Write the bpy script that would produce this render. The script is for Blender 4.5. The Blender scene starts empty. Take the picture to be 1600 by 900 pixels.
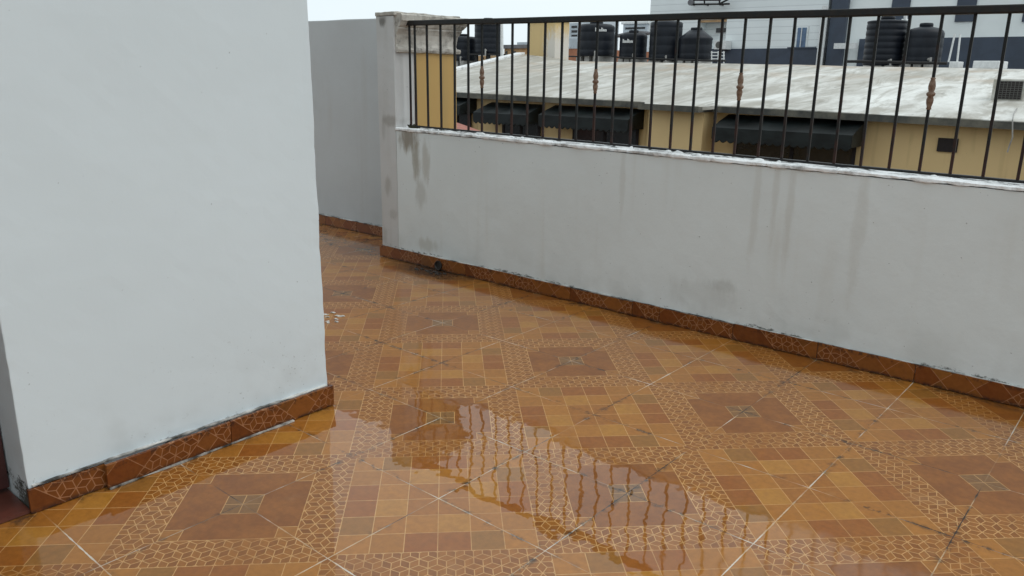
import bpy, bmesh, math, random
from mathutils import Vector, Matrix, noise
random.seed(7)
R = math.radians
scene = bpy.context.scene
COL = scene.collection

# ------------------------------------------------------------------ camera
RX = Vector((0.75994, 0.64987, 0.012786))
RU = Vector((-0.180624, 0.192240, 0.964582))
RF = Vector((-0.624392, 0.735334, -0.263472))
CAM = Vector((2.15472, -2.09526, 1.37279))
FPX = 1238.227
cd = bpy.data.cameras.new('camera')
cam = bpy.data.objects.new('camera', cd)
COL.objects.link(cam)
cd.sensor_width = 36.0
cd.lens = FPX / 1600 * 36
cd.clip_start = 0.05
cd.clip_end = 3000
M = Matrix((RX, RU, -RF)).transposed().to_4x4()
M.translation = CAM
cam.matrix_world = M
scene.camera = cam

# ------------------------------------------------------------------ light
SUN_EL, SUN_AZ = R(58), R(72)          # azimuth measured from +Y towards +X
world = bpy.data.worlds.new('World')
scene.world = world
world.use_nodes = True
wt = world.node_tree
wt.nodes.clear()
sky = wt.nodes.new('ShaderNodeTexSky')
sky.sky_type = 'NISHITA'
sky.sun_disc = False
sky.sun_elevation = SUN_EL
sky.sun_rotation = SUN_AZ
sky.air_density = 1.0
sky.dust_density = 4.0
hs = wt.nodes.new('ShaderNodeHueSaturation')
hs.inputs['Saturation'].default_value = 0.12
wt.links.new(sky.outputs[0], hs.inputs['Color'])
tc = wt.nodes.new('ShaderNodeTexCoord')
mp = wt.nodes.new('ShaderNodeMapping')
mp.inputs['Scale'].default_value = (1.0, 1.0, 3.2)
wt.links.new(tc.outputs['Generated'], mp.inputs['Vector'])
cn = wt.nodes.new('ShaderNodeTexNoise')
cn.inputs['Scale'].default_value = 2.6
cn.inputs['Detail'].default_value = 6
cn.inputs['Roughness'].default_value = 0.55
wt.links.new(mp.outputs[0], cn.inputs['Vector'])
cr = wt.nodes.new('ShaderNodeValToRGB')
cr.color_ramp.elements[0].position = 0.32
cr.color_ramp.elements[0].color = (6.75, 7.65, 8.1, 1)
cr.color_ramp.elements[1].position = 0.68
cr.color_ramp.elements[1].color = (7.3, 8.1, 8.4, 1)
wt.links.new(cn.outputs['Fac'], cr.inputs['Fac'])
mx = wt.nodes.new('ShaderNodeMix')
mx.data_type = 'RGBA'
mx.inputs[0].default_value = 0.82
wt.links.new(hs.outputs[0], mx.inputs[6])
wt.links.new(cr.outputs[0], mx.inputs[7])
bg = wt.nodes.new('ShaderNodeBackground')
bg.inputs['Strength'].default_value = 0.11
# the overcast is brighter on the side of the hidden sun
dt = wt.nodes.new('ShaderNodeVectorMath'); dt.operation = 'DOT_PRODUCT'
dt.inputs[1].default_value = (0.52, 0.85, 0.0)
wt.links.new(tc.outputs['Generated'], dt.inputs[0])
mr = wt.nodes.new('ShaderNodeMapRange')
for k, v in zip((1, 2, 3, 4), (-1.0, 0.7, 0.88, 0.90)): mr.inputs[k].default_value = v
wt.links.new(dt.outputs['Value'], mr.inputs[0])
ml = wt.nodes.new('ShaderNodeVectorMath'); ml.operation = 'SCALE'
wt.links.new(mx.outputs[2], ml.inputs[0]); wt.links.new(mr.outputs[0], ml.inputs['Scale'])
wt.links.new(ml.outputs[0], bg.inputs['Color'])
wo = wt.nodes.new('ShaderNodeOutputWorld')
wt.links.new(bg.outputs[0], wo.inputs['Surface'])

sl = bpy.data.lights.new('sun', 'SUN')
sl.energy = 0.5
sl.angle = R(50)
sl.color = (1.0, 0.985, 0.96)
so = bpy.data.objects.new('sun', sl)
COL.objects.link(so)
sd = Vector((math.cos(SUN_EL) * math.sin(SUN_AZ), math.cos(SUN_EL) * math.cos(SUN_AZ), math.sin(SUN_EL)))
so.rotation_euler = sd.to_track_quat('Z', 'Y').to_euler()
so.location = (0, 0, 20)

vs = scene.view_settings
vs.view_transform = 'Standard'
vs.look = 'None'
vs.exposure = 0.53
vs.gamma = 1.0
vs.use_curve_mapping = False


# ------------------------------------------------------------------ node helpers
class S:
    """A float or vector socket with operators that add math nodes."""
    def __init__(self, t, s): self.t, self.s = t, s
    def _m(self, op, *a):
        n = self.t.nodes.new('ShaderNodeMath'); n.operation = op
        for k, v in enumerate((self,) + a):
            if isinstance(v, S): self.t.links.new(v.s, n.inputs[k])
            else: n.inputs[k].default_value = v
        return S(self.t, n.outputs[0])
    def __add__(self, o): return self._m('ADD', o)
    __radd__ = __add__
    def __sub__(self, o): return self._m('SUBTRACT', o)
    def __rsub__(self, o): return (self * -1.0) + o
    def __mul__(self, o): return self._m('MULTIPLY', o)
    __rmul__ = __mul__
    def __truediv__(self, o): return self._m('DIVIDE', o)
    def mod(self, o): return self._m('FLOORED_MODULO', o)
    def floor(self): return self._m('FLOOR')
    def rnd(self): return (self + 0.5).floor()
    def abs(self): return self._m('ABSOLUTE')
    def sqrt(self): return self._m('SQRT')
    def min(self, o): return self._m('MINIMUM', o)
    def max(self, o): return self._m('MAXIMUM', o)
    def lt(self, o): return self._m('LESS_THAN', o)
    def gt(self, o): return self._m('GREATER_THAN', o)
    def inv(self): return 1.0 - self
    def sel(self, a, b):                       # self ? a : b
        return b + self * (a - b) if isinstance(b, S) or isinstance(a, S) else self * (a - b) + b
    def ss(self, a, b, lo=0.0, hi=1.0):
        n = self.t.nodes.new('ShaderNodeMapRange'); n.interpolation_type = 'SMOOTHSTEP'
        self.t.links.new(self.s, n.inputs[0])
        for k, v in zip((1, 2, 3, 4), (a, b, lo, hi)): n.inputs[k].default_value = v
        return S(self.t, n.outputs[0])


def link_in(t, sock, v):
    if isinstance(v, S): t.links.new(v.s, sock)
    elif hasattr(v, 'is_output'): t.links.new(v, sock)
    else: sock.default_value = v


def col(c): return (c[0], c[1], c[2], 1.0)


def mixc(t, f, a, b, mode='MIX'):
    n = t.nodes.new('ShaderNodeMix'); n.data_type = 'RGBA'; n.blend_type = mode
    link_in(t, n.inputs[0], f)
    for k, v in ((6, a), (7, b)): link_in(t, n.inputs[k], col(v) if isinstance(v, tuple) else v)
    return n.outputs[2]


def nz(t, vec, scale, detail=3.0, rough=0.55, stretch=None, out='Fac', dist=0.0):
    if stretch:
        m = t.nodes.new('ShaderNodeMapping'); m.inputs['Scale'].default_value = stretch
        t.links.new(vec, m.inputs['Vector']); vec = m.outputs[0]
    n = t.nodes.new('ShaderNodeTexNoise')
    n.inputs['Scale'].default_value = scale; n.inputs['Detail'].default_value = detail
    n.inputs['Roughness'].default_value = rough; n.inputs['Distortion'].default_value = dist
    t.links.new(vec, n.inputs['Vector'])
    return S(t, n.outputs['Fac']) if out == 'Fac' else n.outputs['Color']


def xyz(t, vec):
    n = t.nodes.new('ShaderNodeSeparateXYZ'); t.links.new(vec, n.inputs[0])
    return [S(t, n.outputs[k]) for k in range(3)]


def comb(t, x, y, z=0.0):
    n = t.nodes.new('ShaderNodeCombineXYZ')
    for k, v in enumerate((x, y, z)): link_in(t, n.inputs[k], v)
    return n.outputs[0]


def vmath(t, op, a, b=None, scale=None):
    n = t.nodes.new('ShaderNodeVectorMath'); n.operation = op
    link_in(t, n.inputs[0], a)
    if b is not None: link_in(t, n.inputs[1], b)
    if scale is not None: link_in(t, n.inputs['Scale'], scale)
    return n.outputs[0]


def new_mat(name):
    m = bpy.data.materials.new(name); m.use_nodes = True
    t = m.node_tree
    b = t.nodes['Principled BSDF']
    return m, t, b


def bump(t, h, strength=0.3, dist=0.01, normal=None):
    n = t.nodes.new('ShaderNodeBump')
    n.inputs['Strength'].default_value = strength; n.inputs['Distance'].default_value = dist
    link_in(t, n.inputs['Height'], h)
    if normal is not None: t.links.new(normal, n.inputs['Normal'])
    return n.outputs[0]


def wpos(t): return t.nodes.new('ShaderNodeNewGeometry').outputs['Position']
def opos(t): return t.nodes.new('ShaderNodeTexCoord').outputs['Object']


# ------------------------------------------------------------------ tile pattern
TILE = 0.45


def tile_pattern(t, vec):
    """Printed ceramic tile; vec = metres in tile axes. Returns colour, joint mask, joint id noise, tile id vector."""
    x, y, _ = xyz(t, vec)
    jx, jy = x / TILE, y / TILE
    U, V = (jx + jy) * 0.5, (jy - jx) * 0.5
    cu, cv = U.rnd(), V.rnd()
    fu, fv = U - cu, V - cv
    au, av = fu.abs(), fv.abs()
    m, mn = au.max(av), au.min(av)
    checked = (cu + cv).mod(2.0).gt(0.5)
    strip = m.gt(0.32 + checked * 0.155)          # a border of cubes frames every red panel
    w = 0.0022
    # broad hand-glazed mottling
    n1 = nz(t, vec, 9.0, 4.0, 0.6)
    n2 = nz(t, vec, 45.0, 3.0, 0.6)
    n3 = nz(t, vec, 2.2, 3.0, 0.5)
    wear = n3.ss(0.42, 0.62, 1.0, 0.55)
    # ---- red panels
    red = mixc(t, n1.ss(0.3, 0.7), (0.230, 0.085, 0.024), (0.292, 0.116, 0.034))
    cen = m.lt(0.090)
    red = mixc(t, cen, red, (0.225, 0.120, 0.068))
    cor = mn.gt(0.225)
    red = mixc(t, cor, red, (0.34, 0.15, 0.046))
    l_red = ((m - 0.090).abs().lt(w)).max((mn.lt(w)) * cen).max((mn - 0.225).abs().lt(w))
    # ---- checked panels
    c = 0.95 / 6
    same = (fu * fv).gt(0.0)
    qx = (same.sel(au, av) / c).floor().min(2.0)
    qy = (same.sel(av, au) / c).floor().min(2.0)
    idx = (qx + qy * 3.0 + 0.5) / 9.0
    rp = t.nodes.new('ShaderNodeValToRGB'); rp.color_ramp.interpolation = 'CONSTANT'
    pal = [(0.34, 0.140, 0.036), (0.43, 0.215, 0.060), (0.29, 0.104, 0.027),
           (0.40, 0.180, 0.046), (0.38, 0.165, 0.044), (0.280, 0.138, 0.046),
           (0.285, 0.100, 0.026), (0.36, 0.160, 0.043), (0.40, 0.180, 0.050)]
    el = rp.color_ramp.elements
    el[0].position = 0.0; el[0].color = col(pal[0]); el[1].position = 1 / 9; el[1].color = col(pal[1])
    for k in range(2, 9):
        e = el.new(k / 9); e.color = col(pal[k])
    t.links.new(idx.s, rp.inputs[0])
    gx, gy = fu / c, fv / c
    l_chk = ((gx - gx.rnd()).abs() * c).min((gy - gy.rnd()).abs() * c).lt(w)
    chk = mixc(t, n1.ss(0.25, 0.8, 0.0, 0.42), rp.outputs[0], (0.33, 0.145, 0.043))
    # ---- cube strips
    s_ = 0.083
    hor = av.gt(au)
    al = hor.sel(fu, fv) / s_
    ac = (m + checked * (1.0 - m * 2.0) - 0.4225) / s_
    q3 = math.sqrt(3)
    ax_, ay_ = al.mod(1.0) - 0.5, ac.mod(q3) - q3 / 2
    bx_, by_ = (al - 0.5).mod(1.0) - 0.5, (ac - q3 / 2).mod(q3) - q3 / 2
    pick = (ax_ * ax_ + ay_ * ay_).lt(bx_ * bx_ + by_ * by_)
    hx, hy = pick.sel(ax_, bx_), pick.sel(ay_, by_)
    edge = 0.5 - hx.abs().max(hx.abs() * 0.5 + hy.abs() * (q3 / 2))
    d = edge
    lobes = []
    for a in (90, 210, 330):
        ca, sa = math.cos(R(a)), math.sin(R(a))
        along, perp = hx * ca + hy * sa, (hy * ca - hx * sa).abs()
        d = d.min(perp + along.lt(0.0) * 9.0)
        lobes.append(along)
    l_str = d.lt(0.027)
    top = lobes[1].lt(lobes[0]) * lobes[1].lt(lobes[2])
    rgt = lobes[2].lt(lobes[0]) * lobes[2].lt(lobes[1])
    stc = mixc(t, top, (0.285, 0.114, 0.032), (0.235, 0.089, 0.025))
    stc = mixc(t, rgt, stc, (0.305, 0.125, 0.035))
    stc = mixc(t, n1.ss(0.3, 0.7, 0.0, 0.35), stc, (0.37, 0.165, 0.046))
    # ---- assemble
    base = mixc(t, strip, mixc(t, checked, red, chk), stc)
    base = mixc(t, 1.0, base, (0.89, 0.79, 0.46), 'MULTIPLY')
    line = (strip.sel(l_str, checked.sel(l_chk, l_red))).max((m - 0.32 - checked * 0.155).abs().lt(w))
    base = mixc(t, line * wear * 0.85, base, (0.56, 0.315, 0.120))
    tone = n2.ss(0.2, 0.8, 0.86, 1.1)
    base = mixc(t, 1.0, base, comb(t, tone, tone, tone), 'MULTIPLY')
    dj = ((jx - jx.rnd()).abs()).min((jy - jy.rnd()).abs()) * TILE
    return base, dj, comb(t, jx.floor(), jy.floor(), 0.0)


def make_floor_mat(name='glazed_tile', coords='world', skirt=None, wet=True):
    m, t, b = new_mat(name)
    if skirt is None:
        vec = wpos(t)
    else:
        ox, oy, oz = xyz(t, opos(t))
        oi = t.nodes.new('ShaderNodeObjectInfo')
        rnd = S(t, oi.outputs['Random'])
        off = (rnd * 7.0).floor() * 0.135
        vec = comb(t, ox + off, oz + 0.05 + (rnd * 3.0).floor() * 0.15, 0.0)
    base, dj, tid = tile_pattern(t, vec)
    wv = wpos(t)
    n_c = nz(t, wv, 1.7, 2.0, 0.5)
    n_f = nz(t, wv, 26.0, 3.0, 0.7)
    if skirt is None:
        width = n_f.ss(0.3, 0.75, 0.0009, 0.0031)
        joint = (dj - width).ss(-0.0006, 0.0006, 1.0, 0.0)
        j2 = nz(t, wv, 2.6, 2.5, 0.6)
        jc = mixc(t, j2.ss(0.42, 0.54), (0.040, 0.023, 0.014), mixc(t, nz(t, wv, 4.3, 2.0, 0.6).ss(0.45, 0.6), (0.50, 0.33, 0.18), (0.60, 0.54, 0.45)))
        faded = nz(t, wv, 3.1, 2.0, 0.6).ss(0.38, 0.54, 0.12, 1.0)
        base = mixc(t, joint * faded, base, jc)
        # grime that has settled along the joints and at the foot of the walls
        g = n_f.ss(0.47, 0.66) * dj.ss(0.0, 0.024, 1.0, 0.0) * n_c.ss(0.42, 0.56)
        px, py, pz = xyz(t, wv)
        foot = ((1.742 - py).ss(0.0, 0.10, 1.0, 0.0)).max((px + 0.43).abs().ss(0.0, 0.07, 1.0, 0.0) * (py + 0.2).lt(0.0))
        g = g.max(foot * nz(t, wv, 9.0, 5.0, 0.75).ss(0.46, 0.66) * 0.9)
        dx, dy = px + 1.80, py - 1.69
        blot = ((dx * dx) * 0.22 + dy * dy).sqrt() + (nz(t, wv, 14.0, 4.0, 0.7) - 0.5) * 0.22
        g = g.max(blot.ss(0.06, 0.24, 0.95, 0.0))
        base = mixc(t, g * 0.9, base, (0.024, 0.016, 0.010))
        # long scratches of old cement
        base = mixc(t, nz(t, wv, 5.0, 3.0, 0.6).ss(0.62, 0.78, 0.0, 0.22), base, (0.42, 0.25, 0.12))
    else:
        pz = xyz(t, opos(t))[2]
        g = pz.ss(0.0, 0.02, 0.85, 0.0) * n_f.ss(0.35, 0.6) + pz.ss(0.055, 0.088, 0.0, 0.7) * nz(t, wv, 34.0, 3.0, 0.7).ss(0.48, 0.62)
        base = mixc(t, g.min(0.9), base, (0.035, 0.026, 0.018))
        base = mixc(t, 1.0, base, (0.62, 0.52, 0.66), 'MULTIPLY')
    t.links.new(base, b.inputs['Base Color'])
    b.inputs['Roughness'].default_value = 0.42
    b.inputs['Specular IOR Level'].default_value = 0.06
    if skirt is None:
        geo = t.nodes.new('ShaderNodeNewGeometry')
        wn = t.nodes.new('ShaderNodeTexWhiteNoise'); t.links.new(tid, wn.inputs['Vector'])
        tilt = vmath(t, 'SCALE', vmath(t, 'SUBTRACT', wn.outputs['Color'], (0.5, 0.5, 0.5)), scale=0.014)
        r1 = vmath(t, 'SCALE', vmath(t, 'SUBTRACT', nz(t, wv, 17.0, 2.5, 0.55, out='Color'), (0.5, 0.5, 0.5)), scale=0.030)
        r2 = vmath(t, 'SCALE', vmath(t, 'SUBTRACT', nz(t, wv, 3.0, 1.0, 0.5, out='Color'), (0.5, 0.5, 0.5)), scale=0.020)
        nn = vmath(t, 'NORMALIZE', vmath(t, 'ADD', vmath(t, 'ADD', geo.outputs['Normal'], tilt), vmath(t, 'ADD', r1, r2)))
        t.links.new(nn, b.inputs['Coat Normal'])
        b.inputs['Coat Weight'].default_value = 1.0
        b.inputs['Coat IOR'].default_value = 1.46
        # standing water in the low middle of the terrace, only a damp film further out
        ex, ey = (px - 0.05) / 1.35, (py + 0.25) / 1.05
        pud = (ex * ex + ey * ey).sqrt() + (nz(t, wv, 2.4, 4.0, 0.6) - 0.5) * 1.1
        cr_ = pud.ss(0.85, 1.35, 0.008, 0.10)
        t.links.new(cr_.s, b.inputs['Coat Roughness'])
        h = dj.ss(0.0, 0.004)
        t.links.new(bump(t, h, 0.25, 0.003), b.inputs['Normal'])
    else:
        b.inputs['Coat Weight'].default_value = 0.6
        b.inputs['Coat IOR'].default_value = 1.4
        b.inputs['Coat Roughness'].default_value = 0.15
    return m


def make_plaster(name, base, dirt, streak=0.3, foot=0.5, stain=None, top=0.0, dark=None, splash=False, rough=0.24):
    """Painted plaster; rain streaks, mould at the foot, optional stains (x, z, rx, rz, strength, colour)."""
    m, t, b = new_mat(name)
    p = wpos(t)
    x, y, z = xyz(t, p)
    a = nz(t, p, 1.3, 4.0, 0.6)
    c = mixc(t, a.ss(0.35, 0.7, 0.0, 0.35), base, dirt)
    f = nz(t, p, 14.0, 5.0, 0.65)
    c = mixc(t, f.ss(0.55, 0.8, 0.0, 0.16), c, dirt)
    if streak:
        s1 = nz(t, p, 6.0, 3.0, 0.6, stretch=(1.0, 1.0, 0.05))
        s2 = nz(t, p, 1.6, 2.0, 0.5)
        c = mixc(t, s1.ss(0.52, 0.72) * s2.ss(0.38, 0.62) * streak, c, dark or (0.26, 0.225, 0.17))
    if foot:
        g = nz(t, p, 38.0, 6.0, 0.8, stretch=(0.7, 0.7, 1.3))
        msk = z.ss(0.080, 0.135, 1.0, 0.0) * nz(t, p, 2.3, 2.0, 0.5).ss(0.36, 0.56)
        c = mixc(t, (g + msk * 0.34).ss(0.72, 0.86) * msk.ss(0.0, 0.2) * foot, c, (0.060, 0.062, 0.052))
        soft = z.ss(0.05, 0.40, 1.0, 0.0) * nz(t, p, 4.0, 3.0, 0.6).ss(0.42, 0.7) * 0.28 * foot
        c = mixc(t, soft, c, (0.30, 0.30, 0.27))
    if splash:                       # rain splash dirt and old trowel marks
        k = nz(t, p, 70.0, 2.0, 0.6).ss(0.66, 0.74) * z.ss(0.1, 0.55, 0.6, 0.0) * nz(t, p, 3.0, 2.0, 0.5).ss(0.35, 0.6)
        c = mixc(t, k, c, (0.20, 0.20, 0.18))
        k = nz(t, p, 1.1, 5.0, 0.65).ss(0.40, 0.70, 0.0, 0.22)
        c = mixc(t, k, c, (0.575, 0.63, 0.65))
    if top:
        g = nz(t, p, 9.0, 5.0, 0.7)
        c = mixc(t, g.ss(0.45, 0.68) * top, c, (0.10, 0.095, 0.085))
    for (sx, sz, rx, rz, k, sc) in (stain or []):
        dx, dz = (x - sx) / rx, (z - sz) / rz
        n = nz(t, p, 22.0, 4.0, 0.7, stretch=(1.0, 1.0, 0.22))
        d = (dx * dx + dz * dz).sqrt() + (n - 0.5) * 1.5
        c = mixc(t, d.ss(0.35, 1.05, k, 0.0), c, sc)
    sp = nz(t, p, 60.0, 1.0, 0.5)
    c = mixc(t, sp.ss(0.78, 0.82, 0.0, 0.5), c, (0.12, 0.11, 0.10))
    t.links.new(c, b.inputs['Base Color'])
    b.inputs['Roughness'].default_value = 0.62
    b.inputs['Specular IOR Level'].default_value = 0.35
    h = nz(t, p, 6.0, 5.0, 0.6) + nz(t, p, 55.0, 3.0, 0.6) * 0.18
    t.links.new(bump(t, h, rough, 0.012), b.inputs['Normal'])
    return m


def simple(name, c, rough=0.5, metal=0.0, var=0.25, scale=12.0, c2=None, bmp=0.0, spec=0.5, stretch=None):
    m, t, b = new_mat(name)
    p = wpos(t)
    n = nz(t, p, scale, 4.0, 0.62, stretch=stretch)
    c2 = c2 or tuple(v * (1 - var) for v in c)
    t.links.new(mixc(t, n.ss(0.35, 0.65), c, c2), b.inputs['Base Color'])
    b.inputs['Roughness'].default_value = rough
    b.inputs['Metallic'].default_value = metal
    b.inputs['Specular IOR Level'].default_value = spec
    if bmp: t.links.new(bump(t, n, bmp, 0.01), b.inputs['Normal'])
    return m


# ------------------------------------------------------------------ mesh helpers
def mesh_obj(name, bm, mat, parent=None, smooth=False):
    me = bpy.data.meshes.new(name)
    bm.normal_update()
    bm.to_mesh(me); bm.free()
    if smooth:
        for p in me.polygons: p.use_smooth = True
    if mat: me.materials.append(mat)
    o = bpy.data.objects.new(name, me)
    COL.objects.link(o)
    if parent:
        o.parent = parent
        o.matrix_parent_inverse = Matrix.Translation(-Vector(parent.location))
    return o


def thing(name, label, cat, loc=(0, 0, 0), group=None):
    o = bpy.data.objects.new(name, None)
    COL.objects.link(o)
    o.empty_display_size = 0.1
    o.location = loc
    tag(o, label, cat, group)
    return o


def tag(o, label, cat, group=None, kind=None):
    if label: o['label'] = label
    if cat: o['category'] = cat
    if group: o['group'] = group
    if kind: o['kind'] = kind
    return o


def box(bm, x0, x1, y0, y1, z0, z1, bev=0.0):
    r = bmesh.ops.create_cube(bm, size=1.0)
    vs_ = r['verts']
    for v in vs_:
        v.co = Vector((x0 + (v.co.x + .5) * (x1 - x0), y0 + (v.co.y + .5) * (y1 - y0), z0 + (v.co.z + .5) * (z1 - z0)))
    if bev:
        es = list({e for v in vs_ for e in v.link_edges})
        bmesh.ops.bevel(bm, geom=es, offset=bev, segments=2, affect='EDGES', profile=0.6)
    return vs_


def cuts(bm, axis, a, b_, step):
    n = max(1, int((b_ - a) / step))
    nrm = [0, 0, 0]; nrm[axis] = 1
    for k in range(1, n):
        co = [0, 0, 0]; co[axis] = a + (b_ - a) * k / n
        bmesh.ops.bisect_plane(bm, geom=bm.verts[:] + bm.edges[:] + bm.faces[:], plane_co=co, plane_no=nrm, dist=1e-5)


def rough_box(x0, x1, y0, y1, z0, z1, step=0.1, amp=0.004, bev=0.012, shear=0.0, freq=3.0):
    bm = bmesh.new()
    box(bm, x0, x1, y0, y1, z0, z1, bev)
    cuts(bm, 0, x0, x1, step); cuts(bm, 1, y0, y1, step); cuts(bm, 2, z0, z1, step)
    bm.normal_update()
    for v in bm.verts:
        v.co += v.normal * amp * (noise.noise(v.co * freq) + 0.5 * noise.noise(v.co * freq * 4))
        if shear and (z1 - z0 < 0.2 or v.co.z > z0 + 0.2): v.co.z += shear * (v.co.x - x0)
    return bm


def lathe(bm, prof, seg=28, loc=(0, 0, 0)):
    rings = []
    for (r, z) in prof:
        if r < 1e-5:
            rings.append([bm.verts.new((loc[0], loc[1], loc[2] + z))])
        else:
            rings.append([bm.verts.new((loc[0] + r * math.cos(2 * math.pi * k / seg), loc[1] + r * math.sin(2 * math.pi * k / seg), loc[2] + z)) for k in range(seg)])
    for a, b_ in zip(rings, rings[1:]):
        for k in range(seg):
            k2 = (k + 1) % seg
            if len(a) == 1 and len(b_) > 1: bm.faces.new((a[0], b_[k], b_[k2])[::-1])
            elif len(b_) == 1 and len(a) > 1: bm.faces.new((a[k], a[k2], b_[0]))
            elif len(a) > 1: bm.faces.new((a[k], a[k2], b_[k2], b_[k]))


def tube(bm, a, b_, r, seg=10):
    a, b_ = Vector(a), Vector(b_)
    q = (b_ - a).to_track_quat('Z', 'Y')
    L = (b_ - a).length
    r0 = [bm.verts.new(a + q @ Vector((r * math.cos(2 * math.pi * k / seg), r * math.sin(2 * math.pi * k / seg), 0))) for k in range(seg)]
    r1 = [bm.verts.new(a + q @ Vector((r * math.cos(2 * math.pi * k / seg), r * math.sin(2 * math.pi * k / seg), L))) for k in range(seg)]
    for k in range(seg):
        k2 = (k + 1) % seg
        bm.faces.new((r0[k], r0[k2], r1[k2], r1[k]))
    bm.faces.new(r0[::-1]); bm.faces.new(r1)


def hexa(bm, pts):
    """pts: 4 bottom + 4 top corners, same winding."""
    v = [bm.verts.new(p) for p in pts]
    for f in ((0, 3, 2, 1), (4, 5, 6, 7), (0, 1, 5, 4), (1, 2, 6, 5), (2, 3, 7, 6), (3, 0, 4, 7)):
        bm.faces.new([v[k] for k in f])


def at(px, py, D):
    """World point seen at photograph pixel (px, py) on the plane D metres in front of the camera along +Y."""
    d = RX * ((px - 800) / FPX) + RU * ((450 - py) / FPX) + RF
    return CAM + d * (D / d.y)


# ------------------------------------------------------------------ materials
M_floor = make_floor_mat()
M_skirt = make_floor_mat('skirting_tile', skirt=True)
M_house = make_plaster('white_plaster', (0.625, 0.685, 0.705), (0.57, 0.625, 0.64), streak=0.0, foot=1.0, splash=True, rough=0.07)
M_par = make_plaster('grey_white_plaster', (0.665, 0.700, 0.695), (0.565, 0.585, 0.57), streak=0.22, foot=0.9, dark=(0.44, 0.40, 0.32),
                     stain=[(-2.10, 0.90, 0.13, 0.12, 0.75, (0.17, 0.125, 0.07)), (-2.02, 0.78, 0.05, 0.22, 0.6, (0.21, 0.165, 0.10)), (-1.92, 0.76, 0.05, 0.20, 0.4, (0.27, 0.22, 0.15)),
                            (-1.98, 0.52, 0.07, 0.12, 0.35, (0.30, 0.27, 0.22)), (-1.93, 0.16, 0.13, 0.07, 0.35, (0.33, 0.29, 0.21)),
                            (0.36, 0.28, 0.10, 0.05, 0.35, (0.33, 0.335, 0.31)), (0.24, 0.21, 0.24, 0.10, 0.22, (0.40, 0.40, 0.375)),
                            (0.60, 0.80, 0.022, 0.32, 0.24, (0.38, 0.34, 0.27)), (0.68, 0.72, 0.03, 0.42, 0.24, (0.38, 0.34, 0.275)),
                            (0.50, 0.70, 0.03, 0.36, 0.22, (0.40, 0.365, 0.30)), (-0.30, 0.80, 0.025, 0.30, 0.22, (0.40, 0.37, 0.31)), (1.02, 0.72, 0.04, 0.40, 0.2, (0.40, 0.37, 0.31))])
M_far = make_plaster('dull_grey_plaster', (0.475, 0.495, 0.50), (0.40, 0.41, 0.415), streak=0.35, foot=0.5, dark=(0.40, 0.385, 0.36))  # even dull grey base colour with rain streaks
M_pier = make_plaster('weathered_plaster', (0.54, 0.535, 0.525), (0.43, 0.425, 0.41), streak=0.3, foot=0.5, top=0.0,
                      stain=[(-2.34, 1.70, 0.05, 0.05, 0.85, (0.13, 0.12, 0.105)), (-2.30, 1.02, 0.09, 0.05, 0.55, (0.26, 0.24, 0.21)),
                             (-2.36, 0.98, 0.03, 0.12, 0.3, (0.26, 0.24, 0.21)),
                             (-2.33, 0.55, 0.05, 0.10, 0.45, (0.27, 0.25, 0.215)), (-2.28, 0.34, 0.06, 0.05, 0.35, (0.29, 0.27, 0.235)), (-2.38, 0.16, 0.03, 0.09, 0.35, (0.27, 0.255, 0.22))])
M_corn = make_plaster('mouldy_concrete', (0.52, 0.49, 0.44), (0.34, 0.31, 0.26), streak=0.6, foot=0.0, top=0.8, dark=(0.14, 0.12, 0.10))
M_cap = make_plaster('white_cap_paint', (0.80, 0.81, 0.81), (0.60, 0.60, 0.58), streak=0.0, foot=0.0, top=0.60)
M_yel = make_plaster('yellow_paint', (0.47, 0.30, 0.105), (0.40, 0.25, 0.09), streak=0.35, foot=0.0, dark=(0.26, 0.19, 0.09))
M_ywall = make_plaster('ochre_wall_paint', (0.67, 0.485, 0.245), (0.60, 0.43, 0.215), streak=0.4, foot=0.0, dark=(0.36, 0.25, 0.12))
M_iron = simple('black_iron_paint', (0.008, 0.009, 0.010), 0.5, 0.0, c2=(0.014, 0.011, 0.009), scale=30, spec=0.35)


def bar_mat():
    m, t, b = new_mat('rusting_iron_paint')
    p = wpos(t); z = xyz(t, p)[2]
    n = nz(t, p, 9.0, 4.0, 0.65)
    r = (z.ss(0.95, 1.30, 0.26, 0.0) + n).ss(0.55, 0.80)
    t.links.new(mixc(t, r, (0.008, 0.009, 0.009), (0.030, 0.010, 0.006)), b.inputs['Base Color'])
    b.inputs['Roughness'].default_value = 0.55
    b.inputs['Specular IOR Level'].default_value = 0.3
    return m


M_bar = bar_mat()
M_orn = simple('worn_bronze_paint', (0.125, 0.062, 0.034), 0.55, 0.0, c2=(0.20, 0.13, 0.085), scale=70)
M_tank = simple('black_polyethylene', (0.0055, 0.0075, 0.012), 0.45, 0.0, c2=(0.010, 0.013, 0.019), scale=4, stretch=(1, 1, 0.3), spec=0.25)
M_white = simple('white_plastic', (0.72, 0.73, 0.72), 0.5, var=0.15)
M_awn = simple('dark_green_canvas', (0.003, 0.0045, 0.0045), 0.55, c2=(0.010, 0.014, 0.014), scale=3, spec=0.3, stretch=(1, 1, 2))
M_dark = simple('dark_glass', (0.010, 0.010, 0.011), 0.2, c2=(0.022, 0.02, 0.02), scale=3)
M_hole = simple('dark_opening', (0.02, 0.013, 0.013), 0.8)
M_navy = simple('navy_panel', (0.040, 0.056, 0.085), 0.5, c2=(0.033, 0.045, 0.068), scale=1.5)
M_blue = simple('blue_glass', (0.09, 0.16, 0.27), 0.15, c2=(0.05, 0.09, 0.16), scale=2)
M_terra = simple('red_roof_tile', (0.36, 0.13, 0.09), 0.7, scale=6)
M_orange = simple('orange_wall_paint', (0.42, 0.17, 0.09), 0.7, scale=2)
M_orange2 = simple('tan_wall_paint', (0.52, 0.33, 0.17), 0.7, scale=2)
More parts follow.
